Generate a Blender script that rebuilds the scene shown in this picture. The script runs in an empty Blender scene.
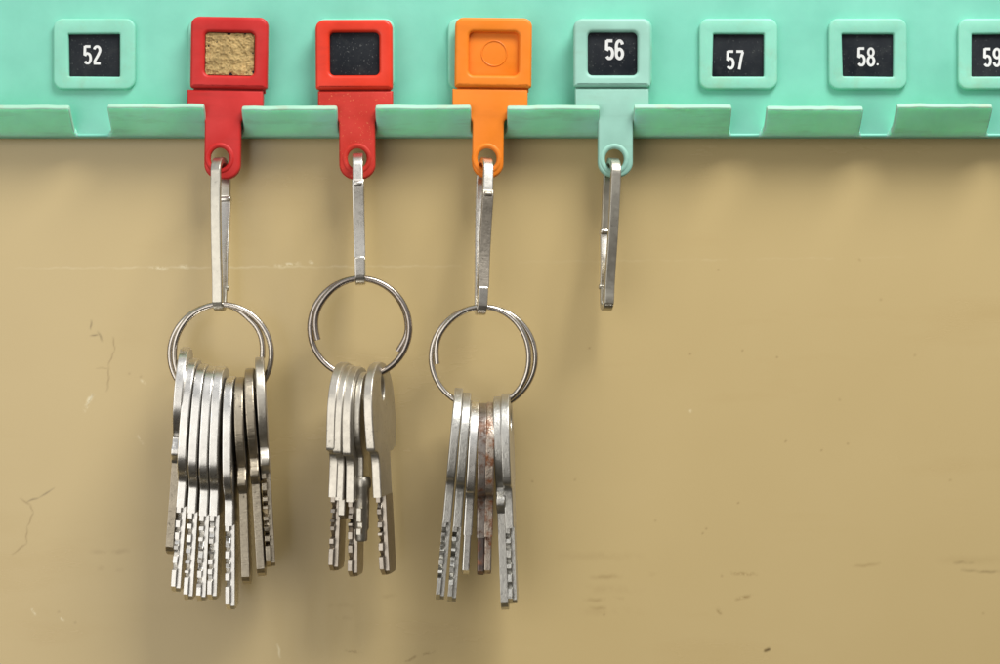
import bpy, bmesh, math, random
import numpy as np
from mathutils import Vector, Matrix, noise
R = math.radians
PI = math.pi
random.seed(7)
scene = bpy.context.scene
C = scene.collection
MM = 0.001
CAMD = 400.0                                  # camera to wall, mm
Y0 = 332.0

def W(px, py, d):
    """point (mm) seen in the photo at px,py and standing d mm in front of the wall"""
    s = 0.2*(CAMD-d)/CAMD
    return Vector(((px-500)*s, -d, (Y0-py)*s))

# ------------------------------------------------------------------ materials
def nt_new(name):
    m = bpy.data.materials.new(name); m.use_nodes = True
    nt = m.node_tree; nt.nodes.clear()
    out = nt.nodes.new('ShaderNodeOutputMaterial')
    b = nt.nodes.new('ShaderNodeBsdfPrincipled')
    nt.links.new(b.outputs[0], out.inputs[0])
    return m, nt, b
def N(nt, typ, **kw):
    n = nt.nodes.new(typ)
    for k, v in kw.items():
        if k.startswith('i_'):
            n.inputs[int(k[2:])].default_value = v
        else: setattr(n, k, v)
    return n
def L(nt, a, b): nt.links.new(a, b)
def noise_n(nt, vec, scale, detail=4, rough=.55):
    n = N(nt, 'ShaderNodeTexNoise'); n.inputs['Scale'].default_value = scale
    n.inputs['Detail'].default_value = detail; n.inputs['Roughness'].default_value = rough
    L(nt, vec, n.inputs['Vector']); return n.outputs['Fac']
def ramp(nt, fac, stops):
    r = N(nt, 'ShaderNodeValToRGB'); e = r.color_ramp.elements
    while len(e) < len(stops): e.new(.5)
    for el, (p, c) in zip(e, stops):
        el.position = p; el.color = c if len(c) == 4 else (*c, 1)
    L(nt, fac, r.inputs[0]); return r.outputs[0]
def mixc(nt, fac, a, b, blend='MIX'):
    m = N(nt, 'ShaderNodeMix'); m.data_type = 'RGBA'; m.blend_type = blend
    for i, v in ((0, fac), (6, a), (7, b)):
        if hasattr(v, 'links') or hasattr(v, 'is_linked'): L(nt, v, m.inputs[i])
        else: m.inputs[i].default_value = v if not isinstance(v, tuple) or len(v) == 4 else (*v, 1)
    return m.outputs[2]
def math_n(nt, op, a, b=None, clamp=False):
    m = N(nt, 'ShaderNodeMath', operation=op); m.use_clamp = clamp
    for i, v in enumerate((a, b)):
        if v is None: continue
        if hasattr(v, 'is_linked'): L(nt, v, m.inputs[i])
        else: m.inputs[i].default_value = v
    return m.outputs[0]
def coords(nt, scale=None):
    tc = N(nt, 'ShaderNodeTexCoord'); v = tc.outputs['Object']
    if scale:
        mp = N(nt, 'ShaderNodeMapping'); mp.inputs['Scale'].default_value = scale
        L(nt, v, mp.inputs['Vector']); v = mp.outputs[0]
    return v
def rnd_offset(nt, vec):
    oi = N(nt, 'ShaderNodeObjectInfo')
    va = N(nt, 'ShaderNodeVectorMath', operation='ADD')
    mu = math_n(nt, 'MULTIPLY', oi.outputs['Random'], .37)
    cb = N(nt, 'ShaderNodeCombineXYZ'); L(nt, mu, cb.inputs[0]); L(nt, mu, cb.inputs[1]); L(nt, mu, cb.inputs[2])
    L(nt, vec, va.inputs[0]); L(nt, cb.outputs[0], va.inputs[1]); return va.outputs[0]
def bump(nt, b, h, strength, dist):
    bp = N(nt, 'ShaderNodeBump'); bp.inputs['Strength'].default_value = strength
    bp.inputs['Distance'].default_value = dist
    L(nt, h, bp.inputs['Height']); L(nt, bp.outputs[0], b.inputs['Normal'])

def plastic(name, col, dirt=(.25,.2,.1), dirt_amt=.25, rough=.38, var=.06, speck=None, sss=.0, bumpd=.00006, dirt_scale=(60,60,260)):
    m, nt, b = nt_new(name)
    v = rnd_offset(nt, coords(nt))
    n1 = noise_n(nt, v, 90, 5)
    dark = tuple(c*(1-2.2*var) for c in col); lite = tuple(min(1, c*(1+var)+.02) for c in col)
    base = ramp(nt, n1, [(.3, dark), (.7, lite)])
    vd = rnd_offset(nt, coords(nt, dirt_scale))
    n2 = noise_n(nt, vd, 1.0, 8, .65)
    f = ramp(nt, n2, [(.52, (0,0,0)), (.72, (dirt_amt,)*3)])
    base = mixc(nt, f, base, dirt)
    if speck:
        n3 = noise_n(nt, v, 2600, 2, .5)
        g = ramp(nt, n3, [(.66, (0,0,0)), (.71, (.75,)*3)])
        base = mixc(nt, g, base, speck)
    L(nt, base, b.inputs['Base Color'])
    # stray dark flecks and fine pale rubs, as on handled plastic
    fl = ramp(nt, noise_n(nt, v, 520, 2, .5), [(.735, (0,0,0)), (.765, (.55,)*3)])
    base = mixc(nt, fl, base, tuple(c*.35 for c in col))
    ru = ramp(nt, noise_n(nt, rnd_offset(nt, coords(nt, (700, 700, 90))), 1.0, 5, .7), [(.66, (0,0,0)), (.74, (.22,)*3)])
    base = mixc(nt, ru, base, tuple(min(1, c*.5+.42) for c in col))
    rr = ramp(nt, n2, [(.35, (rough,)*3), (.7, (min(1, rough+.22),)*3)])
    L(nt, rr, b.inputs['Roughness'])
    b.inputs['IOR'].default_value = 1.47
    if sss:
        b.inputs['Subsurface Weight'].default_value = sss
        b.inputs['Subsurface Radius'].default_value = (.3, 1.0, .6)
        b.inputs['Subsurface Scale'].default_value = .0016
    n4 = noise_n(nt, v, 1400, 3); n5 = noise_n(nt, v, 180, 3)
    h = math_n(nt, 'ADD', math_n(nt, 'MULTIPLY', n4, .25), n5)
    bump(nt, b, h, .6, bumpd)
    return m

def metal(name, col, rough=.26, grain=.6, grime=(.05,.04,.03), grime_amt=.5, rust=None, rust_amt=0, bumps=.00003, stretch=(1,1,1), spots=1500):
    m, nt, b = nt_new(name)
    v = rnd_offset(nt, coords(nt)); vs = rnd_offset(nt, coords(nt, stretch))
    n1 = noise_n(nt, vs, 900, 6, .65); n2 = noise_n(nt, v, 260, 5, .6); n3 = noise_n(nt, v, spots, 3, .5)
    base = ramp(nt, n2, [(.25, tuple(c*.82 for c in col)), (.75, col)])
    g = ramp(nt, n3, [(.64, (0,0,0)), (.74, (grime_amt,)*3)])
    base = mixc(nt, g, base, grime)
    met = None
    if rust:
        f = ramp(nt, noise_n(nt, v, 420, 6, .7), [(.5-rust_amt*.3, (0,0,0)), (.62-rust_amt*.15, (1,1,1))])
        rc = ramp(nt, n1, [(.3, tuple(c*.25 for c in rust)), (.7, rust)])
        base = mixc(nt, f, base, rc)
        inv = math_n(nt, 'SUBTRACT', 1, math_n(nt, 'MULTIPLY', f, .75))
        L(nt, inv, b.inputs['Metallic'])
    else: b.inputs['Metallic'].default_value = 1
    L(nt, base, b.inputs['Base Color'])
    rr = ramp(nt, n1, [(.3, (rough*.88,)*3), (.75, (min(1, rough*1.28),)*3)])
    L(nt, rr, b.inputs['Roughness'])
    n4 = noise_n(nt, vs, 2600, 3, .6)
    h = math_n(nt, 'ADD', math_n(nt, 'ADD', n1, math_n(nt, 'MULTIPLY', n4, grain)), math_n(nt, 'MULTIPLY', n2, .8))
    bump(nt, b, h, .7, bumps)
    return m

M = {}
MINT = (.20, .62, .48)
M['mint'] = plastic('mint_plastic', MINT, dirt=(.12,.20,.10), dirt_amt=.06, rough=.36, var=.035, sss=.12, dirt_scale=(22,22,40))
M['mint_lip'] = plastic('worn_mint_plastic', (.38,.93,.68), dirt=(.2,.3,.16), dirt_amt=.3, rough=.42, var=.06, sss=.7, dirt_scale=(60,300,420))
M['mint_edge'] = plastic('chalky_mint_edge', (.36,.64,.49), dirt=(.45,.42,.30), dirt_amt=.5, rough=.5, var=.05, dirt_scale=(200,200,200))
M['mint_tag'] = plastic('pale_mint_plastic', (.31,.60,.50), dirt=(.2,.28,.18), dirt_amt=.25, rough=.42, var=.05)
M['mint_frame'] = plastic('frame_mint_plastic', (.25,.65,.50), dirt=(.30,.36,.2), dirt_amt=.3, rough=.4, var=.05, sss=.1, dirt_scale=(160,160,160))
M['red'] = plastic('red_plastic', (.57,.017,.015), dirt=(.12,.03,.02), dirt_amt=.3, rough=.36, speck=None, sss=0)
M['red_bright'] = plastic('orange_red_plastic', (.74,.034,.008), dirt=(.25,.02,.02), dirt_amt=.25, rough=.3)
M['red_worn'] = plastic('speckled_red_plastic', (.57,.024,.012), dirt=(.2,.03,.02), dirt_amt=.3, rough=.45, speck=(.68,.17,.07))
for k_ in ('red', 'red_bright', 'red_worn'): M[k_].node_tree.nodes['Principled BSDF'].inputs['Specular IOR Level'].default_value = .32
M['orange'] = plastic('orange_plastic', (.86,.225,.010), dirt=(.5,.12,.02), dirt_amt=.2, rough=.35, var=.04)
M['orange'].node_tree.nodes['Principled BSDF'].inputs['Specular IOR Level'].default_value = .3
M['black'] = plastic('black_label', (.010,.013,.018), dirt=(.05,.055,.055), dirt_amt=.4, rough=.3, var=.05, speck=(.11,.115,.115), dirt_scale=(500,500,500), bumpd=.00002)
M['black'].node_tree.nodes['Principled BSDF'].inputs['Specular IOR Level'].default_value = .07
M['white'] = plastic('white_print', (.74,.75,.75), dirt=(.4,.4,.4), dirt_amt=.3, rough=.5, bumpd=.00001)
M['foam'] = plastic('dried_glue', (.80,.60,.27), dirt=(.22,.13,.05), dirt_amt=.55, rough=.85, var=.15, bumpd=.0003, dirt_scale=(400,400,400))
M['keyA'] = metal('nickel_silver', (.86,.84,.80), .27, grime_amt=.12, bumps=.000012)
M['keyB'] = metal('tarnished_nickel', (.50,.44,.34), .32, 1.0, grime_amt=.7, bumps=.00010, stretch=(.3,.3,1.6), spots=900)
M['keyC'] = metal('warm_nickel', (.66,.62,.54), .36, 1.0, grime_amt=.4, bumps=.00004)
M['keyC_blade'] = metal('tarnished_blade', (.44,.39,.33), .36, grime_amt=.6, bumps=.00004)
M['keyD'] = metal('dull_aluminium', (.58,.57,.53), .36, 1.0, grime_amt=.45, bumps=.00006)
M['key_side'] = metal('brushed_key_face', (.62,.59,.53), .42, grime_amt=.5, bumps=.00003)
M['dark'] = metal('blackened_steel', (.16,.13,.12), .36, grime_amt=.6, rust=(.30,.12,.06), rust_amt=.15)
M['rust'] = metal('rusty_steel', (.50,.43,.36), .34, 1.0, grime_amt=.8, rust=(.24,.085,.025), rust_amt=.2, bumps=.0001)
M['coppery'] = metal('copper_tinted_nickel', (.34,.30,.27), .32, 1.0, grime_amt=.7, rust=(.16,.075,.04), rust_amt=.1)
M['steel'] = metal('hook_steel', (.80,.77,.71), .27, grime_amt=.12, bumps=.000012)
M['steel_mid'] = metal('satin_hook_steel', (.60,.57,.49), .34, grime_amt=.3, bumps=.00003)
M['steel_dull'] = metal('worn_hook_steel', (.40,.36,.30), .42, 1.0, grime_amt=.7, spots=2200, bumps=.00006)
M['ring'] = metal('ring_steel', (.62,.57,.51), .2, grime_amt=.45)
M['ring_dark'] = metal('dark_ring_steel', (.42,.37,.33), .22, grime_amt=.55)

# ------------------------------------------------------------------ mesh helpers (all in mm)
FACE = Matrix(((1,0,0,0),(0,0,-1,0),(0,1,0,0),(0,0,0,1)))      # X->x, Y->z, Z->-y
SIDE = Matrix(((0,0,-1,0),(-1,0,0,0),(0,1,0,0),(0,0,0,1)))     # X->-y, Y->z, Z->-x
def finish(me, mat, angle=38):
    me.set_sharp_from_angle(angle=R(angle))
    mi = [p.material_index for p in me.polygons]
    me.materials.clear(); me.materials.append(mat)
    me.polygons.foreach_set('material_index', mi)
def plate_bm(loops, thick, bevel, mtx=FACE, res=2):
    """a flat plate with rounded rims; loops = outline then holes"""
    cu = bpy.data.curves.new('c', 'CURVE'); cu.dimensions = '2D'; cu.fill_mode = 'BOTH'
    cu.extrude = max(thick/2-bevel, 0); cu.bevel_depth = bevel; cu.bevel_resolution = res; cu.offset = -bevel
    for lp in loops:
        sp = cu.splines.new('POLY'); sp.points.add(len(lp)-1)
        for p, q in zip(sp.points, lp): p.co = (q[0], q[1], 0, 1)
        sp.use_cyclic_u = True
    o = bpy.data.objects.new('c', cu)
    me = bpy.data.meshes.new_from_object(o)
    bpy.data.objects.remove(o); bpy.data.curves.remove(cu)
    bm = bmesh.new(); bm.from_mesh(me); bpy.data.meshes.remove(me)
    bx = [f(q[i] for q in loops[0]) for i in (0, 1) for f in (min, max)]
    for v in bm.verts:                                       # pull in any mitre spike of the rim
        v.co.x = min(max(v.co.x, bx[0]), bx[1]); v.co.y = min(max(v.co.y, bx[2]), bx[3])
    bmesh.ops.remove_doubles(bm, verts=bm.verts, dist=1e-4)
    zt = max(v.co.z for v in bm.verts)
    caps = [f for f in bm.faces if all(abs(abs(v.co.z)-zt) < 2e-4 for v in f.verts)]
    bmesh.ops.triangulate(bm, faces=bmesh.ops.dissolve_limit(bm, angle_limit=.004, verts=[], edges=list({e for f in caps for e in f.edges}))['region'] and [f for f in bm.faces if len(f.verts) > 4], quad_method='BEAUTY', ngon_method='BEAUTY')
    for f in bm.faces:                                       # flat caps, rounded rims
        f.smooth = not all(abs(abs(v.co.z)-zt) < 2e-4 for v in f.verts)
    bm.transform(mtx); bm.normal_update()
    return bm
def join(bms):
    out = bmesh.new()
    for b in bms:
        me = bpy.data.meshes.new('t'); b.to_mesh(me); out.from_mesh(me); bpy.data.meshes.remove(me); b.free()
    return out
def put(name, bm, mat, parent=None, loc=None, angle=38, mat2=None):
    if name in ('bow', 'blade', 'hook_body', 'gate', 'bit'): angle = 14      # stamped metal: crisp edges
    bm.transform(Matrix.Scale(MM, 4))
    me = bpy.data.meshes.new(name); bm.to_mesh(me); bm.free()
    finish(me, mat, angle)
    if mat2: me.materials.append(mat2)
    o = bpy.data.objects.new(name, me); C.objects.link(o)
    if parent: o.parent = parent
    if loc is not None: o.location = Vector(loc)*MM
    return o
def empty(name, loc, label, cat, group=None):
    o = bpy.data.objects.new(name, None); C.objects.link(o)
    o.empty_display_size = .004
    o.location = Vector(loc)*MM; o['label'] = label; o['category'] = cat
    if group: o['group'] = group
    return o
def rrect(x0, y0, x1, y1, r, n=6):
    rs = r if isinstance(r, (list, tuple)) else (r,)*4
    pts = []
    for (cx, cy, a, rr) in ((x1-rs[0], y1-rs[0], 0, rs[0]), (x0+rs[1], y1-rs[1], 90, rs[1]), (x0+rs[2], y0+rs[2], 180, rs[2]), (x1-rs[3], y0+rs[3], 270, rs[3])):
        for i in range(n+1):
            t = R(a+90*i/n); pts.append((cx+rr*math.cos(t), cy+rr*math.sin(t)))
    return pts
def circle(cx, cy, rx, ry=None, n=28):
    ry = ry or rx
    return [(cx+rx*math.cos(2*PI*i/n+.0731), cy+ry*math.sin(2*PI*i/n+.0731)) for i in range(n)]
def smooth(pts, n=4):
    """open Catmull-Rom through pts"""
    P = [Vector(p) for p in pts]; out = []
    for i in range(len(P)-1):
        a = P[i-1] if i else P[0]*2-P[1]; b = P[i]; c = P[i+1]
        d = P[i+2] if i+2 < len(P) else P[-1]*2-P[-2]
        for k in range(n):
            t = k/n
            out.append(tuple(.5*((2*b)+(c-a)*t+(2*a-5*b+4*c-d)*t*t+(3*b-a-3*c+d)*t**3)))
    out.append(tuple(P[-1])); return out
def strip(path, t):
    """closed outline of a band of thickness t along an open 2-D path"""
    P = [Vector(path[0])]; l, r = [], []
    for p in path[1:]:
        if (Vector(p)-P[-1]).length > .12: P.append(Vector(p))
    for i, p in enumerate(P):
        d = (P[min(i+1, len(P)-1)]-P[max(i-1, 0)]).normalized(); n = Vector((-d.y, d.x))*t/2
        l.append(tuple(p+n)); r.append(tuple(p-n))
    return l+r[::-1]
def tube_bm(path, r, seg=10, flat=1.0, wob=0):
    bm = bmesh.new(); rings = []; P = [Vector(p) for p in path]
    for i, p in enumerate(P):
        d = (P[min(i+1, len(P)-1)]-P[max(i-1, 0)]).normalized()
        a = Vector((0, 1, 0)); a = (a-d*a.dot(d)).normalized(); b = d.cross(a)
        rings.append([bm.verts.new(p+a*r*math.cos(2*PI*k/seg)*flat+b*r*math.sin(2*PI*k/seg)) for k in range(seg)])
    for i in range(len(rings)-1):
        for k in range(seg):
            bm.faces.new((rings[i][k], rings[i][(k+1) % seg], rings[i+1][(k+1) % seg], rings[i+1][k]))
    bm.faces.new(rings[0]); bm.faces.new(rings[-1][::-1])
    bmesh.ops.recalc_face_normals(bm, faces=bm.faces)
    for f in bm.faces: f.smooth = len(f.verts) < 5
    return bm
def lathe_z(profile, seg=20):
    """profile (r, z) revolved about z"""
    bm = bmesh.new(); rings = []
    for (r, z) in profile:
        rings.append([bm.verts.new((r*math.cos(2*PI*k/seg), r*math.sin(2*PI*k/seg), z)) for k in range(seg)])
    for i in range(len(rings)-1):
        for k in range(seg):
            bm.faces.new((rings[i][k], rings[i][(k+1) % seg], rings[i+1][(k+1) % seg], rings[i+1][k]))
    bm.faces.new(rings[0]); bm.faces.new(rings[-1][::-1])
    bmesh.ops.recalc_face_normals(bm, faces=bm.faces)
    for f in bm.faces: f.smooth = len(f.verts) < 5
    return bm

# ------------------------------------------------------------------ the wall behind
def wall_material():
    m, nt, b = nt_new('painted_tan_metal')
    v = coords(nt)
    n1 = noise_n(nt, v, 14, 4); n2 = noise_n(nt, coords(nt, (16, 16, 70)), 1.0, 6, .6)
    base = ramp(nt, n1, [(.3, (.515,.392,.185)), (.7, (.545,.420,.205))])
    base = mixc(nt, ramp(nt, n2, [(.55, (0,0,0)), (.8, (.35,)*3)]), base, (.45,.32,.13))
    fine = noise_n(nt, v, 2500, 3)
    base = mixc(nt, ramp(nt, fine, [(.2, (.05,)*3), (.5, (0,0,0))]), base, (.4,.28,.1))
    brk = noise_n(nt, v, 700, 4, .7); brk2 = noise_n(nt, v, 170, 3, .6)
    marks = []                       # (layer, segments, width, amount, breakup)
    bk = {'n': None, 'fine': brk, 'wide': brk2}
    masks = {}
    for ly in ('DK', 'BR', 'LT'):
        for kk in bk:
            at = N(nt, 'ShaderNodeAttribute'); at.attribute_name = 'wear_'+ly+'_'+kk
            f = at.outputs['Fac']
            if bk[kk] is not None: f = math_n(nt, 'MULTIPLY', f, ramp(nt, bk[kk], [(.42, (0,0,0)), (.56, (1,1,1))]))
            base = mixc(nt, f, base, {'DK': (.10,.065,.025), 'BR': (.24,.15,.05), 'LT': (.80,.72,.48)}[ly])
    def mark(segs, col, width, amount, broken=None, thr=.5, jitter=True):
        ly = 'DK' if col[0] < .15 else ('BR' if col[0] < .5 else 'LT')
        marks.append((ly, 'n' if broken is None else ('fine' if broken is brk else 'wide'), segs, width, amount))
    DK = (.10,.065,.025); BR = (.24,.15,.05); LT = (.80,.72,.48)
    # the long worn line, with pale chips
    mark([(15,268,460,266)], LT, 1.3, .10)
    mark([(520,262,905,257)], LT, 1.4, .12, brk2)
    mark([(15,268,460,266)], LT, 1.6, .22, brk2, .54)
    mark([(150,268,166,268),(180,267,188,267)], (.88,.82,.62), 3, .8, brk, .5)
    mark([(275,265,300,264),(310,262,312,263)], LT, 2.5, .9, brk, .5)
    # hairline scratches, left
    mark([(92,321,91,330),(98,332,102,342),(90,336,98,335)], DK, 1.3, .65, None)
    mark([(113,337,114,351),(114,351,109,366),(109,366,107,391)], BR, 1.1, .65)
    mark([(96,368,110,369)], BR, 1.0, .4)
    mark([(93,395,83,411)], LT, 3.2, 1, brk, .42)
    mark([(94,394,85,408)], DK, 1.7, .8, brk, .4)
    mark([(20,499,31,505),(31,505,33,512),(33,512,27,526),(27,526,27,543),(27,543,12,555)], BR, 1.2, .6)
    mark([(27,502,40,497),(40,497,54,488)], DK, 1.2, .6)
    # rubbed brown smudges
    mark([(90,552,128,551),(100,569,122,570)], BR, 3.5, .35, brk2, .42)
    mark([(590,577,622,577),(640,574,655,575),(585,600,622,599),(590,608,612,608)], BR, 3.0, .35, brk2, .42)
    mark([(560,556,640,556),(560,587,640,590),(576,611,640,612)], BR, 6, .12, brk2, .45)
    mark([(732,574,756,574),(736,600,752,595),(718,609,722,615)], BR, 2.5, .65, brk, .5)
    mark([(853,566,880,564)], BR, 2.2, .35, brk2, .4)
    mark([(955,563,978,563),(962,571,1005,572)], DK, 2.2, .4, brk2, .38)
    mark([(940,560,1005,560)], BR, 6, .12)
    mark([(330,605,352,606),(325,619,350,618),(383,597,396,596)], BR, 3.0, .3, brk2, .42)
    mark([(277,645,280,658)], LT, 1.5, .7)
    mark([(405,662,416,656),(420,655,434,652),(345,650,362,654)], BR, 1.8, .8, brk, .45)
    # specks
    sp = [(765,651),(604,615),(707,529),(703,533),(739,503),(691,354),(742,351),(777,358),(718,270),(785,441),(821,450),(847,444),(590,348),(532,482),(722,576),(860,260),(983,613),(950,480),(129,373),(140,377),(58,612),(75,622),(575,480),(655,520),(880,300),(840,400),(915,355),(60,90)]
    mark([(x, y, x, y) for x, y in sp[:14]], BR, 1.6, .6, None)
    mark([(x, y, x, y) for x, y in sp[14:]], BR, 2.0, .35, None)
    mark([(765,651,768,649)], (.02,.015,.01), 2.4, 1)
    mark([(33,610,35,614),(60,618,63,621),(140,380,146,384),(138,436,143,444),(690,410,691,411)], LT, 1.6, .8, brk, .45)
    L(nt, base, b.inputs['Base Color'])
    rr = ramp(nt, n2, [(.3, (.20,)*3), (.75, (.30,)*3)])
    L(nt, rr, b.inputs['Roughness'])
    b.inputs['IOR'].default_value = 1.5
    h = math_n(nt, 'ADD', math_n(nt, 'MULTIPLY', fine, .12), math_n(nt, 'MULTIPLY', noise_n(nt, coords(nt, (60, 60, 14)), 1.0, 3), 2.0))
    bump(nt, b, h, .5, .00012)
    return m, marks
wm, marks = wall_material()
# a finely divided sheet, so that every scratch can be stored on the metal itself
gx = np.concatenate(([-420, -260, -140], np.arange(-101, 101.01, .22), [140, 260, 420]))
gz = np.concatenate(([-330, -200, -110], np.arange(-68, 45.01, .22), [80, 200, 330]))
nx, nz = len(gx), len(gz)
X, Z = np.meshgrid(gx, gz)
co = np.zeros((nx*nz, 3), dtype=np.float32); co[:, 0] = X.ravel()*MM; co[:, 2] = Z.ravel()*MM
me = bpy.data.meshes.new('wall')
me.vertices.add(nx*nz); me.vertices.foreach_set('co', co.ravel())
ii = (np.arange(nz-1)[:, None]*nx+np.arange(nx-1)[None, :]).ravel()
q = np.stack([ii, ii+1, ii+nx+1, ii+nx], 1).astype(np.int32)
me.loops.add(q.size); me.loops.foreach_set('vertex_index', q.ravel())
me.polygons.add(len(q)); me.polygons.foreach_set('loop_start', np.arange(0, q.size, 4, dtype=np.int32))
me.update(calc_edges=True)
lay = {}
rs = np.random.RandomState(3)
jx = .12*np.sin(Z*.9+1.3*np.sin(X*.31))+.08*np.sin(Z*3.1+X*.7); jz = .10*np.sin(X*.8+1.7*np.sin(Z*.27))+.06*np.sin(X*2.7)
for ly, kk, segs, width, amount in marks:
    key = 'wear_'+ly+'_'+kk; acc = lay.setdefault(key, np.zeros_like(X))
    for (x0, y0, x1, y1) in segs:
        a = W(x0, y0, 0); c = W(x1, y1, 0); wd = width*.2
        i0, i1 = np.searchsorted(gx, (min(a.x, c.x)-wd-.5, max(a.x, c.x)+wd+.5)); j0, j1 = np.searchsorted(gz, (min(a.z, c.z)-wd-.5, max(a.z, c.z)+wd+.5))
        sl = (slice(max(j0-1, 0), j1+1), slice(max(i0-1, 0), i1+1))
        px_, pz_ = X[sl]+jx[sl]-a.x, Z[sl]+jz[sl]-a.z; bx, bz = c.x-a.x, c.z-a.z
        t = np.clip((px_*bx+pz_*bz)/max(bx*bx+bz*bz, 1e-6), 0, 1)
        dd = np.hypot(px_-t*bx, pz_-t*bz)
        taper = 1-.65*np.abs(2*t-1)**2 if bx*bx+bz*bz > 1 else 1
        acc[sl] = np.maximum(acc[sl], np.clip(1-dd/wd, 0, 1)*amount*taper)
for ly in ('DK', 'BR', 'LT'):
    for kk in ('n', 'fine', 'wide'):
        key = 'wear_'+ly+'_'+kk
        at = me.attributes.new(key, 'FLOAT', 'POINT'); at.data.foreach_set('value', lay.get(key, np.zeros_like(X)).ravel().astype(np.float32))
me.materials.append(wm)
wall = bpy.data.objects.new('wall', me); C.objects.link(wall); wall['kind'] = 'structure'

# ------------------------------------------------------------------ the mint key rack
rack = empty('key_rack', (0, 0, 38), 'mint green plastic key rack with numbered windows and a row of hook lips', 'key rack')
RO = Vector((0, 0, 38))
PD = 4.2                                                     # front face of the backing strip, mm from the wall
zb = W(500, 137, PD).z
XL, XR = -178, 178
pn = plate_bm([rrect(XL, zb, XR, 92, .8)], PD-.3, .45)
pn.transform(Matrix.Translation((0, -(PD+.3)/2, 0)))
pn.transform(Matrix.Translation(-RO))
put('backing_strip', pn, M['mint'], rack)

LIPS = [(-159,-62),(-28,69),(107,204),(241,337),(375,471),(507,600),(634,732),(767,864),(897,993),(1029,1126),(1161,1258)]
LL = [0,-.15,.25,-.35,-.05,-.25,.05,-.4,.3,0,.1]
for i, (a, b_) in enumerate(LIPS):
    dt = 10.2
    x0 = W(a, 106, dt).x; x1 = W(b_, 106, dt).x
    LEN = 7.75+LL[i]*.9; fl = 1.0; rg = random.Random(i)
    # outline across (x) and along the slope (s): concave flares where the lip grows out of the strip
    out = [(x0-fl*1.6, 0), (x1+fl*1.1, 0)]
    out += [(x1+fl*1.1*(1-math.sin(t)), 1.9*(1-math.cos(t))) for t in [PI/2*k/6 for k in range(1, 7)]]
    out += [(x1, LEN-.5), (x1-.15, LEN-.12), (x1-.5, LEN)]
    nn = 9
    out += [(x1-.5-(x1-x0-1.0)*k/nn, LEN+rg.uniform(-.07, .07)) for k in range(1, nn)]
    out += [(x0+.5, LEN), (x0+.15, LEN-.12), (x0, LEN-.5)]
    out += [(x0-fl*1.6*(1-math.sin(t)), 2.6*(1-math.cos(t))) for t in [PI/2*(6-k)/6 for k in range(0, 6)]]
    lb = plate_bm([out], 1.35, .34)
    for f in lb.faces:
        c = f.calc_center_median()
        f.tag = c.z > LEN-.33 or ((c.x < x0+.2 or c.x > x1-.2) and c.z > 1.5 and abs(f.normal.y) < .9)
        f.material_index = 1 if f.tag else 0
    # subdivide along the slope and bend it into a shallow J
    for zz in (.8, 1.6, 2.4, 3.3, 4.3, 5.4, 6.4, 7.2):
        bmesh.ops.bisect_plane(lb, geom=lb.verts[:]+lb.edges[:]+lb.faces[:], plane_co=(0,0,zz), plane_no=(0,0,1))
    for xx in range(1, 8):
        bmesh.ops.bisect_plane(lb, geom=lb.verts[:]+lb.edges[:]+lb.faces[:], plane_co=(x0+(x1-x0)*xx/8,0,0), plane_no=(1,0,0))
    a0, a1 = R(60), R(39)                                     # lean from the vertical at root and rim
    for v in lb.verts:
        s = max(v.co.z, -.5); off = v.co.y; x = v.co.x
        n = 24; Y = Z = 0.0; ds = s/n
        for k in range(n):
            an = a0+(a1-a0)*((k+.5)*ds/LEN); Y -= math.sin(an)*ds; Z += math.cos(an)*ds
        an = a0+(a1-a0)*s/LEN
        wob = .12*noise.noise(Vector((x*.12+i*7, s*.2, 3)))
        v.co = Vector((x, Y+math.cos(an)*(off+wob), Z+math.sin(an)*(off+wob)))
    for f in lb.faces: f.smooth = True
    lb.transform(Matrix.Translation((0, -PD+.35, zb+.55)))
    lb.transform(Matrix.Translation(-RO))
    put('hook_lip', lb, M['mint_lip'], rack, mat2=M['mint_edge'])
# the small rolled bead along the bottom edge in the notches
bb = tube_bm([(XL+1, -PD+.2, zb+.35), (XR-1, -PD+.2, zb+.35)], .38, 10)
bb.transform(Matrix.Translation(-RO)); put('bottom_bead', bb, M['mint'], rack)

def el(cx, cy, rx, ry, a0, a1, n=16):
    return [(cx+rx*math.cos(R(a0+(a1-a0)*i/n)), cy+ry*math.sin(R(a0+(a1-a0)*i/n))) for i in range(n+1)]
GLYPH = {                                                    # centre lines in a box 1 wide, 2.3 high, pen .3
 '5': [[(.84,2.15),(.20,2.15)], [(.20,2.22),(.17,1.12)], el(.50,.74,.36,.60,150,-145)],
 '2': [el(.50,1.70,.35,.45,165,-20)+[(.62,1.1),(.30,.55),(.15,.20)], [(.10,.15),(.90,.15)]],
 '6': [el(.50,.68,.35,.53,0,360,26), [(.155,.75),(.165,1.35)]+el(.51,1.55,.35,.60,180,18)],
 '9': [el(.50,1.62,.35,.53,0,360,26), [(.845,1.55),(.835,.95)]+el(.49,.75,.35,.60,0,-162)],
 '7': [[(.10,2.15),(.90,2.15)], [(.85,2.10),(.66,1.4),(.42,.02)]],
 '8': [el(.50,1.70,.31,.45,0,360,24), el(.50,.66,.36,.52,0,360,24)]}
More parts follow.
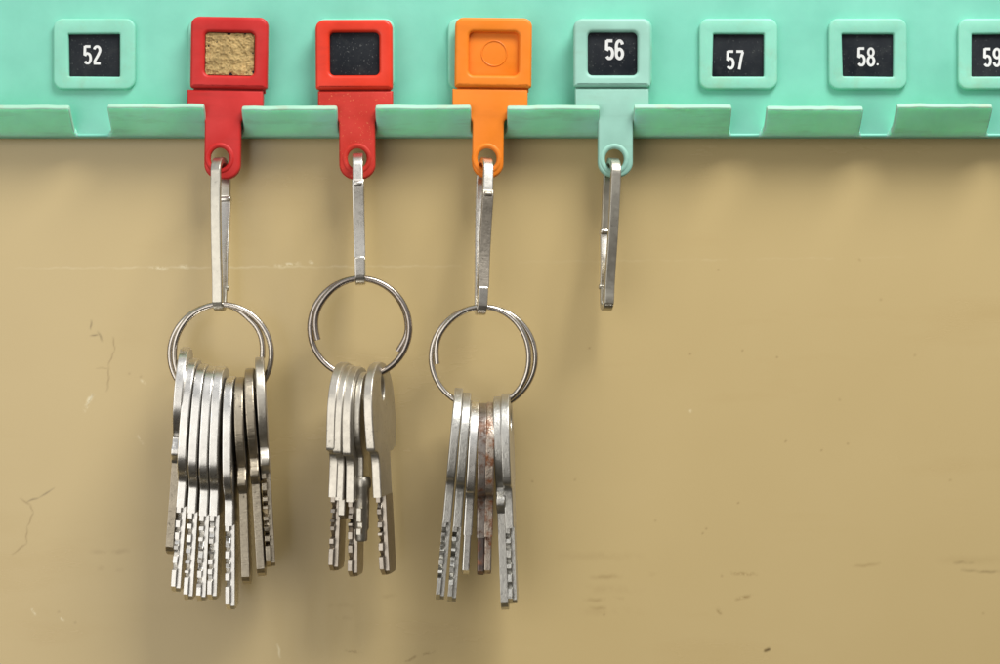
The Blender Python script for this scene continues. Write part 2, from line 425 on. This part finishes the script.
def digits_bm(txt, h, thick=.05, pen=.31):
    k = h/2.3; parts = []; wd = len(txt)*1.12-.12
    for gi, ch in enumerate(txt):
        for si, st in enumerate(GLYPH[ch]):
            closed = Vector(st[0]).__sub__(Vector(st[-1])).length < 1e-4
            if closed:
                c = Vector((sum(p[0] for p in st[:-1]), sum(p[1] for p in st[:-1])))/(len(st)-1)
                def off(d): return [((c.x+(p[0]-c.x)*(1+d/abs(.35))), c.y+(p[1]-c.y)*(1+d/abs(.53))) for p in st[:-1]]
                loops = [off(pen/2), off(-pen/2)]
            else: loops = [strip(st, pen)]
            b = plate_bm([[((x+gi*1.12-wd/2)*k, (y-1.15)*k) for x, y in lp] for lp in loops], thick, 0)
            b.transform(Matrix.Translation((0, -.006*(si+1), 0)))
            parts.append(b)
    return join(parts)

SLOTS = [(-46,None,0,0),(94,'52',92.5,55),(227,None,0,0),(355,None,0,0),(487,None,0,0),(613,None,0,0),(738.5,'57',735,60),(868,'58',866,57),(997.5,'59',992,57.5),(1127,None,0,0)]
FD = 5.3
s_ = .2*(CAMD-FD)/CAMD
for i, (cx, txt, tx, ty) in enumerate(SLOTS):
    hw = 41 if i == 1 else 39.2
    p = W(cx, 53.7, FD)
    rg = random.Random(50+i)
    outer = rrect(-hw*s_, -35.5*s_, hw*s_, 35.5*s_, 1.9)
    j = [rg.uniform(-.12, .12) for _ in range(4)]
    ww = 25.6*s_; wh = 21.2*s_
    inner = rrect(-ww, -wh-.3, ww, wh-.25, .25)
    inner = [(x+(j[0] if x < 0 else j[1])*(y/wh), y+(j[2] if y < 0 else j[3])*(x/ww)*.5) for x, y in inner]
    fb = plate_bm([outer, inner], 1.5, .42)
    f = put('number_frame', fb, M['mint_frame'], rack, p+Vector((0, .72, 0))-RO)
    wp = plate_bm([rrect(-ww-.6, -wh-.8, ww+.6, wh+.3, .2)], .3, .05)
    put('number_plate', wp, M['black'], f, (0, .28, 0))
    if txt:
        db = digits_bm(txt, 3.85)
        tp = W(tx, ty, FD-1.0)-(p+Vector((0, .72, 0)))
        put('number', db, M['white'], f, (tp.x, .11, tp.z), 30)
        if txt == '58':
            q = W(877.5, 64.5, FD-1.0)-(p+Vector((0, .72, 0)))
            put('number_dot', plate_bm([circle(0, 0, .2)], .05, 0), M['white'], f, (q.x, .10, q.z))

# ------------------------------------------------------------------ key tags
TD = 8.0                                                     # front of the tag, mm from the wall
ts = .2*(CAMD-TD)/CAMD
def make_tag(cx, top, hx, hy, bx0, bx1, sx0, sx1, bot, mat_face, mat_body, label, insert, tilt, split=89.5):
    """pixel measures of one tag, turned to mm around its hole"""
    o = W(hx, hy, TD)
    root = empty('key_tag', o, label, 'key tag')
    def X(px): return (px-hx)*ts
    def Z(py): return (hy-py)*ts
    x0, x1 = X(cx-38.5), X(cx+38.5)
    rs = (1.7, 1.7, .45, .45)
    outer = rrect(x0, Z(split-1), x1, Z(top), rs)
    ww = 24.8
    inner = rrect(X(cx-ww+.5), Z(75.5), X(cx+ww+.5), Z(32.5), .95)
    fp = plate_bm([outer, inner], 2.5, .7, res=4)
    put('face_plate', fp, mat_face, root, (0, 1.25-.35, 0))
    floor = plate_bm([rrect(X(cx-ww-1), Z(77), X(cx+ww+2), Z(31), .6)], .8, .1)
    if insert == 'circle':
        t = tube_bm([(X(cx+1)+2.45*math.cos(a), -.42, Z(53)+2.45*math.sin(a)) for a in [2*PI*k/48 for k in range(49)]], .14, 8)
        floor = join([floor, t])
    put('window_floor', floor, mat_face, root, (0, 1.35, 0))
    if insert in ('black', '56', 'glue'):
        lb = put('number_plate', plate_bm([rrect(X(cx-ww+.3), Z(75), X(cx+ww+.7), Z(32.5), .9)], .2, .05), M['black'], root, (0, .82, 0))
        if insert == '56':
            db = digits_bm('56', 4.0, pen=.35); q = W(614.5, 49.5, TD)-o
            put('number', db, M['white'], lb, (q.x, -.12, q.z), 30)
    if insert == 'glue':
        n = 70; b = bmesh.new(); g = []
        gx0, gx1, gz0, gz1 = X(cx-ww+1), X(cx+ww), Z(74.8), Z(33.2)
        for j in range(n+1):
            row = []
            for i in range(n+1):
                x = gx0+(gx1-gx0)*i/n; z = gz0+(gz1-gz0)*j/n
                h = .30*noise.noise(Vector((x*.9, z*.9, 1)))+.24*noise.noise(Vector((x*2.6, z*2.6, 4)))+.16*noise.noise(Vector((x*6, z*6, 9)))
                e = min(i, n-i, j, n-j)/n
                if e < .12: h -= (.12-e)*10*max(0, noise.noise(Vector((x*.8, z*.8, 20)))*1.7-.33)
                row.append(b.verts.new((x, -h-.42, z)))
            g.append(row)
        for j in range(n):
            for i in range(n): b.faces.new((g[j][i], g[j][i+1], g[j+1][i+1], g[j+1][i]))
        ret = bmesh.ops.extrude_face_region(b, geom=b.faces[:])
        for e in ret['geom']:
            if isinstance(e, bmesh.types.BMVert): e.co.y += .0
        bmesh.ops.recalc_face_normals(b, faces=b.faces)
        for f in b.faces: f.smooth = True
        put('glue_residue', b, M['foam'], root, (0, .85, 0), 80)
    # lower T: shoulders behind the lips, stem through the notch
    yb = 118; r = 17.2*ts if False else (sx1-sx0)/2*ts
    mid = (X(sx0)+X(sx1))/2
    T = [(X(bx0), Z(split+.6)), (X(bx0), Z(yb))]
    fx = 1.1
    T += [(X(sx0)-fx+fx*math.sin(a), Z(yb)-fx+fx*math.cos(a)) for a in [PI/2*k/5 for k in range(6)]]
    rb = min(r, 2.9)
    zc = Z(bot)+rb
    T += [(X(sx0)+rb-rb*math.cos(a), zc-rb*math.sin(a)) for a in [PI/2*k/8 for k in range(9)]]
    T += [(X(sx1)-rb+rb*math.sin(a), zc-rb*math.cos(a)) for a in [PI/2*k/8 for k in range(9)]]
    T += [(X(sx1)+fx-fx*math.cos(a), Z(yb)-fx+fx*math.sin(a)) for a in [PI/2*k/5 for k in range(6)]]
    T += [(X(bx1), Z(yb)), (X(bx1), Z(split+.6))]
    body = plate_bm([T, circle(0, 0, 1.95, 2.15)], 2.2, .42, res=3)
    put('shank', body, mat_body, root, (0, 1.2, 0))
    # thickened rim around the eye
    rim = tube_bm([(2.45*math.cos(a), 0, 2.6*math.sin(a)) for a in [2*PI*k/40 for k in range(41)]], .62, 10, flat=1.0)
    put('eyelet_rim', rim, mat_body, root, (0, .55, 0))
    # thin moulded hinge joining plate and shank
    hb = plate_bm([rrect(x0+.5, Z(split+3), x1-.5, Z(split-4), .2)], .9, .1)
    put('hinge', hb, mat_body, root, (0, 1.75, 0))
    root.rotation_euler = (R(1.2), R(tilt), 0)
    return root
make_tag(227.5, 17, 219.5, 158, 186, 262, 204, 240, 179, M['red'], M['red'], 'red key tag with its label torn off, leaving rough tan glue in the window', 'glue', 1.0)
make_tag(354.5, 20, 357, 158.5, 318, 393, 339, 375, 179, M['red_bright'], M['red_worn'], 'red key tag with a blank black window and worn speckled stem', 'black', -.2, 90.5)
make_tag(492, 18, 487, 158.5, 451.5, 527, 472, 503.5, 178, M['orange'], M['orange'], 'orange key tag with an empty moulded window marked by a circle', 'circle', .7, 88.5)
make_tag(612, 19, 614.5, 159, 575, 649, 598, 633, 177, M['mint_tag'], M['mint_tag'], 'pale mint key tag numbered 56 with only an empty snap hook below it', '56', 0, 88)

# ------------------------------------------------------------------ snap hooks
def make_hook(top, bot, d0, d1, w, yaw, gate_front, label, mats, depth=9.0, gate_at=.25):
    A = W(top[0], top[1], d0); B = W(bot[0], bot[1], d1)
    Lh = (A-B).length
    root = empty('snap_hook', A, label, 'snap hook', 'snap hooks under the key tags')
    ra = depth/2-.6; rbm = 1.75
    sgn = 1 if gate_front else -1
    # centre line in (u, v): u>0 is the gate side
    arc = [(ra*math.cos(a), -.6-ra*.8+ra*.8*math.sin(a)) for a in [R(-8)+R(196)*k/16 for k in range(17)]]
    side = [(-ra*.97, -.3*Lh), (-ra*.80, -.55*Lh), (-ra*.52, -.8*Lh)]
    low = [(rbm*math.cos(a), -Lh+.55+rbm+rbm*math.sin(a)) for a in [R(190)+R(160)*k/10 for k in range(11)]]
    up = [(rbm+.35, -Lh+rbm+3.0)]
    gy = -gate_at*Lh
    path = [(ra*1.0, gy)]+arc[1:] + side + low + up
    path = path[:1]+smooth(path[1:], 3)
    T = 1.15
    out = strip([(sgn*u, v) for u, v in path], T)
    bdy = plate_bm([out], w, .22, SIDE)
    put('hook_body', bdy, mats[0], root)
    gp = smooth([(rbm+.30, -Lh+rbm+3.3), (ra*.60, (-Lh+rbm+3.3)*.62+gy*.38), (ra*.86, (-Lh+rbm+3.3)*.25+gy*.75), (ra*1.0+(.35 if gate_front else 0), gy-.35), (ra+.25*(1 if gate_front else -1), gy+1.0)], 5)
    gt = plate_bm([strip([(sgn*u, v) for u, v in gp], .85)], w*1.12, .18, SIDE)
    g = put('gate', gt, mats[1], root)
    # knuckle where the gate snaps on, and the rivet low down
    kn = plate_bm([circle(sgn*(ra+.15), gy+.2, .95, .75, 12)], w*1.16 if not gate_front else w*.8, .2, SIDE)
    put('latch_knuckle', kn, mats[1], g)
    rv = plate_bm([circle(sgn*(rbm+.3), -Lh+rbm+3.1, .55, None, 14)], w*(1.3 if not gate_front else .9), .12, SIDE)
    put('rivet', rv, mats[0], root)
    # orient: local -z to A->B, local -y (front) towards the camera, then yaw
    ez = (A-B).normalized(); ex = Vector((1, 0, 0)); ex = (ex-ez*ex.dot(ez)).normalized(); ey = ez.cross(ex)
    m = Matrix((ex, ey, ez)).transposed().to_4x4() @ Matrix.Rotation(R(-yaw), 4, 'Z')
    root.rotation_euler = m.to_euler()
    return root
make_hook((221, 158), (219.5, 311), 7.5, 12.5, 1.95, 6, False, 'snap hook under the red tag with tan glue, its long bright arm facing out', (M['steel_mid'], M['steel']))
make_hook((358, 154), (360.5, 285), 7.5, 12.5, 2.0, -2, True, 'shorter bright snap hook under the red tag with black window', (M['steel'], M['steel']), gate_at=.28)
make_hook((485, 158), (480.5, 315), 7.5, 12.5, 1.95, -11, True, 'snap hook with dull dark gate under the orange tag', (M['steel'], M['steel_dull']), gate_at=.27)
make_hook((612.5, 158), (606.5, 311), 7.5, 9.0, 1.95, -10, False, 'empty snap hook with no ring, under the pale mint tag numbered 56', (M['steel_mid'], M['steel']), depth=8, gate_at=.48)

# ------------------------------------------------------------------ split rings
def make_ring(cx, cy, keys, d0, d1, r, mat, label):
    sc = .2*(CAMD-12.5)/CAMD
    o = W(cx, cy, 12.5)
    th0, th1 = keys[0][0], keys[-1][0]; n = 170; path = []
    for i in range(n+1):
        th = th0+(th1-th0)*i/n
        for (a, ra), (b, rb) in zip(keys, keys[1:]):
            if min(a, b) <= th <= max(a, b):
                t = (th-a)/(b-a); t = t*t*(3-2*t); rr = (ra+(rb-ra)*t)*sc; break
        d = d0+(d1-d0)*i/n
        path.append((rr*math.cos(R(th)), -(d-12.5), rr*math.sin(R(th))))
    b = tube_bm(path, r, 12)
    ob = put('split_ring', b, mat, None, o)
    ob['label'] = label; ob['category'] = 'key ring'; ob['group'] = 'split rings holding the keys'
    return ob
make_ring(221, 354, [(-6,41),(45,44.5),(90,49.5),(180,51.5),(270,50.5),(360,50.5),(450,49.5),(540,46.5),(640,49)], 11.8, 13.2, .56, M['ring'], 'bright split ring holding nine keys, under the red tag with tan glue')
make_ring(360, 328, [(196,43.5),(150,46),(90,49.5),(0,49.5),(-90,49),(-180,50),(-270,49.5),(-360,47.5),(-392,44.5)], 13.2, 11.8, .60, M['ring_dark'], 'dark split ring holding five keys, under the red tag with black window')
make_ring(483.3, 357.5, [(188,46.5),(150,49),(90,50.5),(0,45.5),(-90,50.5),(-180,52),(-270,50.5),(-360,52),(-420,51.5)], 13.3, 11.8, .55, M['ring'], 'split ring holding seven keys, under the orange tag')

# ------------------------------------------------------------------ keys
def profile(kind):
    """front silhouette of bow and collar, (u, v) from the top down; returns front pts, back pts, v of shoulder, blade half width"""
    if kind == 'long':
        f = [(0,0),(3.6,-.6),(6.2,-2.4),(7.7,-5.4),(8.5,-9),(8.8,-13),(8.7,-16.6),(8.2,-19.2),(7.1,-21.1),(5.9,-22.4),(5.2,-23.4),(5.0,-24.5),(5.1,-26),(5.1,-28.6)]
        return f, -28.8, 4.1
    if kind == 'knob':
        f = [(0,0),(3.4,-.5),(6.2,-2.2),(8.0,-5.0),(8.8,-8.4),(8.5,-11.6),(7.2,-14.4),(5.7,-16.4),(5.0,-17.3),(5.3,-18.3),(6.0,-19.4),(5.9,-20.6),(4.7,-21.6),(4.2,-22.3)]
        return f, -22.4, 3.9
    if kind == 'step':
        f = [(0,0),(3.8,-.6),(7.0,-2.6),(8.9,-5.6),(9.6,-9.0),(9.5,-12.5),(9.2,-15.6),(9.0,-16.4),(8.6,-16.8),(7.2,-17.0),(6.3,-17.6),(5.8,-18.8),(5.7,-20.2),(5.7,-25.8)]
        return f, -26.0, 3.6
    if kind == 'soft':
        f = [(0,0),(3.4,-.5),(6.4,-2.2),(8.4,-5.2),(9.3,-9.2),(9.1,-13),(8.3,-16.0),(7.4,-17.3),(6.0,-17.9),(5.5,-19.4),(5.3,-21),(5.3,-25.6)]
        return f, -25.8, 4.1
def bow_bm(kind, th, slot=False):
    f, vs, hw = profile(kind)
    fr = smooth(f, 4); bk = [(-(min(u, 3.4) if kind == 'step' and v < -17.6 else u), v) for u, v in fr[1:]][::-1]
    lp = fr + bk
    hole = circle(0, -5.0, 1.5, 2.5) if slot else circle(0, -5.0, 2.6)
    return plate_bm([lp, hole], th, .24, SIDE, 2), vs, hw
def blade_bms(vs, hw, Lk, th, mode, rg):
    """mode teeth: cuts face the camera on the left half, a milled groove beside it; back: cuts on the far edge; plain: no cuts"""
    tip = -Lk
    if mode == 'plain':
        lp = [(-hw*.8, vs+.3), (-hw*.8, tip+1.2), (-hw*.3, tip), (hw*.5, tip), (hw*.85, tip+.9), (hw*.85, vs+.3)]
        return [plate_bm([lp], th*.82, .22, SIDE)]
    s = 1 if mode == 'teeth' else -1
    pts = [(s*(hw), vs+.3)]; v = vs-.9
    pts.append((s*hw, v))
    while v-3.1 > tip+1.2:
        dp = rg.choice((.9, 1.4, 1.9, 2.3)); cw = rg.uniform(.7, 1.5); lw = rg.choice((.45, .7, .9, 1.3)); ht = rg.uniform(0, .45)
        if rg.random() < .75: pts += [(s*(hw-dp*.35), v-.12), (s*(hw-dp), v-.1-cw*.8), (s*(hw-ht), v-.16-cw), (s*(hw-ht*.4), v-.16-cw-lw)]
        else: pts += [(s*(hw-dp), v-.1), (s*(hw-dp*.6), v-.1-cw*.8), (s*(hw-ht), v-.16-cw), (s*(hw-ht-.15), v-.16-cw-lw)]
        v -= .16+cw+lw
    pts += [(s*hw*.95, tip+1.5), (s*hw*.45, tip+.2), (-s*hw*.1, tip), (-s*hw*.8, tip+.9), (-s*hw, tip+1.8), (-s*hw, vs+.3)]
    if s < 0: pts = pts[::-1]
    if s < 0: return [plate_bm([pts], th*.9, .12, SIDE, 1)]
    A_ = plate_bm([pts], th*.52, .08, SIDE, 1); A_.transform(Matrix.Translation((-th*.22, 0, 0)))
    e = hw-1.3 if mode == 'teeth' else hw
    e2 = -hw if mode == 'teeth' else -(hw-2.5)
    q = [(e, vs+.3), (e, tip+1.1), (e-.7, tip+.35), (e2+.8, tip+.5), (e2, tip+1.6), (e2, vs+.3)]
    B_ = plate_bm([q], th*.46, .04, SIDE, 1); B_.transform(Matrix.Translation((th*.27, 0, 0)))
    return [A_, B_]
def make_key(top, tip, kind, mode, mat, label, group, yaw=0, th=1.72, seed=0, slot=False, pitch=0, d=12.5, mat2=None):
    rg = random.Random(seed)
    A = W(top[0], top[1], d); B = W(tip[0], tip[1], d+3.5+pitch)
    ezr = (A-Vector((B.x, A.y-pitch, B.z))).normalized()
    Lk = (A-Vector((B.x, A.y-pitch, B.z))).length
    hole = A-ezr*5.0
    root = empty('key', hole, label, 'key', group)
    b, vs, hw = bow_bm(kind, th, slot)
    b.transform(Matrix.Translation((0, 0, 5.0)))
    for f in b.faces:
        if abs(f.normal.x) > .99: f.material_index = 1
    put('bow', b, mat, root, mat2=M['key_side'])
    bl = join(blade_bms(vs, hw, Lk, th, mode, rg)); bl.transform(Matrix.Translation((0, 0, 5.0)))
    put('blade', bl, mat2 or mat, root)
    ex = Vector((1, 0, 0)); ex = (ex-ezr*ex.dot(ezr)).normalized(); ey = ezr.cross(ex)
    m = Matrix((ex, ey, ezr)).transposed().to_4x4() @ Matrix.Rotation(R(-yaw), 4, 'Z')
    root.rotation_euler = m.to_euler()
    return root
G1 = 'nine keys on the ring under the red tag with tan glue'
G2 = 'five keys on the ring under the red tag with black window'
G3 = 'seven keys on the ring under the orange tag'
A_, B_, C_, D_ = M['keyA'], M['keyB'], M['keyC'], M['keyD']
K1 = [
 ((186.5,347),(168,556),'knob','back',B_,'key at the far left of the nine-key bunch, with a flat dull blade',-3,A_),
 ((195,358),(174.5,594),'long','teeth',A_,'bright toothed key second from the left in the nine-key bunch, next to the dull blade',-1,None),
 ((204,363.5),(187,602),'long','teeth',A_,'bright toothed key third from the left in the nine-key bunch',-1,None),
 ((213,366),(200,603),'long','teeth',A_,'bright toothed key fourth from the left in the nine-key bunch',-1,None),
 ((222,366),(211,602),'long','teeth',A_,'bright toothed key in the exact middle of the nine-key bunch',-1,None),
 ((232,376),(229.5,612),'long','teeth',A_,'lowest hanging bright key of the nine-key bunch, left of the tarnished flat blades',-1,None),
 ((241,377),(245,586),'knob','back',B_,'tarnished key with flat brownish blade just right of the lowest bright key',-3,None),
 ((250,368),(260,578),'knob','back',B_,'tarnished flat key second from the right in the nine-key bunch',-4,None),
 ((259.5,357),(269,569),'knob','teeth',C_,'outermost right key of the nine-key bunch, bright bow and short toothed blade',-6,B_),
]
for i, (t, p, k, md, mt, lb, yw, m2) in enumerate(K1):
    if i == 0: make_key(t, p, k, md, m2, lb, G1, yw, seed=i, mat2=B_)
    else: make_key(t, p, k, md, mt, lb, G1, yw, seed=10+i, mat2=m2)
K2 = [
 ((344,362),(334.5,573),'step','teeth',C_,'leftmost key of the five on the dark ring, with a full toothed blade',8,M['keyC_blade'],False),
 ((350.5,365),(343,520),'step','plain',C_,'short bladed key second from the left of the five on the dark ring',8,None,False),
 ((357.5,366.5),(354,579),'step','teeth',C_,'middle key of the five on the dark ring, toothed blade beside the round barrel',8,M['keyC_blade'],False),
 ((377.5,362),(387,577),'step','teeth',C_,'rightmost key of the five on the dark ring, its flat side showing',10,M['keyC_blade'],True),
]
for i, (t, p, k, md, mt, lb, yw, m2, sl) in enumerate(K2):
    make_key(t, p, k, md, mt, lb, G2, yw, seed=30+i, mat2=m2, slot=sl, th=1.7)
# the odd one: slim bow and a round barrel
def barrel_key(top, tip, label):
    A = W(top[0], top[1], 12.5); B = W(tip[0], tip[1], 15); Lk = A.z-B.z
    root = empty('key', A-Vector((0, 0, 5)), label, 'key', G2)
    fr = smooth([(0,0),(3,-.5),(5.6,-2.4),(7.2,-6),(7.4,-10),(6.2,-13.5),(4.0,-15.5),(3.2,-17),(3.2,-22)], 4)
    b = plate_bm([fr+[(-u, v) for u, v in fr[1:]][::-1], circle(0, -5, 2.4)], 1.25, .25, SIDE)
    b.transform(Matrix.Translation((0, 0, 5))); put('bow', b, C_, root)
    ba = lathe_z([(1.35,-20),(1.75,-20.6),(1.75,-22),(1.45,-22.4),(1.45,-Lk+2.5),(1.2,-Lk+2.1),(1.2,-Lk+.3),(1.0,-Lk)])
    ba.transform(Matrix.Translation((.35, -2.6, 5))); put('barrel', ba, C_, root)
    bt = plate_bm([[(2.4,-Lk+1.5),(5.4,-Lk+1.5),(5.4,-Lk+2.6),(4.2,-Lk+2.9),(4.2,-Lk+3.6),(5.4,-Lk+4.0),(5.4,-Lk+6.5),(2.4,-Lk+6.5)]], 1.0, .15, SIDE)
    bt.transform(Matrix.Translation((.35, 0, 5))); put('bit', bt, C_, root)
    root.rotation_euler = (0, R(1.0), R(-7))
barrel_key((364.5,372), (361.5,541), 'key with a short round barrel, fourth of the five on the dark ring')
K3 = [
 ((459,388),(439,602),'soft','teeth',D_,'leftmost grey key of the seven under the orange tag, toothed blade splayed out',-1,None),
 ((467,392.5),(451,604),'soft','teeth',D_,'grey toothed key, second from left of the seven below the orange tag',-1,None),
 ((475,400.5),(465,575),'soft','plain',A_,'key with a smooth bright untoothed blade, third from the left under the orange tag',-1,None),
 ((483,403),(480.5,576),'soft','plain',M['coppery'],'blackened key with coppery bow, left of the rusty one under the orange tag',0,M['dark']),
 ((491,402),(487.5,575),'soft','plain',M['rust'],'rusty orange-brown key in the bunch under the orange tag',0,M['rust']),
 ((498,396.5),(505.5,612),'knob','back',D_,'long grey key with flat untoothed front edge, second from the right under the orange tag',2,None),
 ((506,393.5),(513.5,606),'soft','teeth',D_,'rightmost grey key of the seven under the orange tag, toothed blade facing out',3,None),
]
for i, (t, p, k, md, mt, lb, yw, m2) in enumerate(K3):
    make_key(t, p, k, md, mt, lb, G3, yw, seed=60+i, mat2=m2, th=1.66)

# ------------------------------------------------------------------ light
w = bpy.data.worlds.new('World'); scene.world = w; w.use_nodes = True
nt = w.node_tree; bg = nt.nodes['Background']
tc = N(nt, 'ShaderNodeTexCoord'); sx = N(nt, 'ShaderNodeSeparateXYZ'); L(nt, tc.outputs['Generated'], sx.inputs[0])
mp = math_n(nt, 'ADD', math_n(nt, 'MULTIPLY', sx.outputs[2], .5), .5)
col = ramp(nt, mp, [(.0, (.05,.045,.035)), (.42, (.15,.13,.105)), (.55, (.5,.48,.45)), (.8, (.85,.86,.88))])
L(nt, col, bg.inputs[0]); bg.inputs[1].default_value = .62
def area(name, loc, target, sx_, sy_, power, col):
    la = bpy.data.lights.new(name, 'AREA'); la.shape = 'RECTANGLE'; la.size = sx_; la.size_y = sy_
    la.energy = power; la.color = col
    o = bpy.data.objects.new(name, la); C.objects.link(o)
    o.location = loc; d = Vector(target)-Vector(loc)
    o.rotation_euler = d.to_track_quat('-Z', 'Y').to_euler()
area('window_light', (-.29, -.46, -.05), (0, 0, 0), .46, .58, 1.4, (1, .97, .92))
area('overhead_light', (.18, -.28, .45), (0, -.01, -.02), .26, .21, 3.5, (1, .98, .94))

cam = bpy.data.cameras.new('Camera'); co = bpy.data.objects.new('Camera', cam); C.objects.link(co)
co.location = (0, -CAMD*MM, 0); co.rotation_euler = (R(90), 0, 0)
cam.sensor_width = 36; cam.lens = 36*CAMD/200; cam.clip_start = .01; cam.clip_end = 10
scene.camera = co
scene.render.engine = 'CYCLES'
scene.view_settings.view_transform = 'Standard'; scene.view_settings.look = 'None'
scene.view_settings.exposure = 0; scene.view_settings.gamma = 1
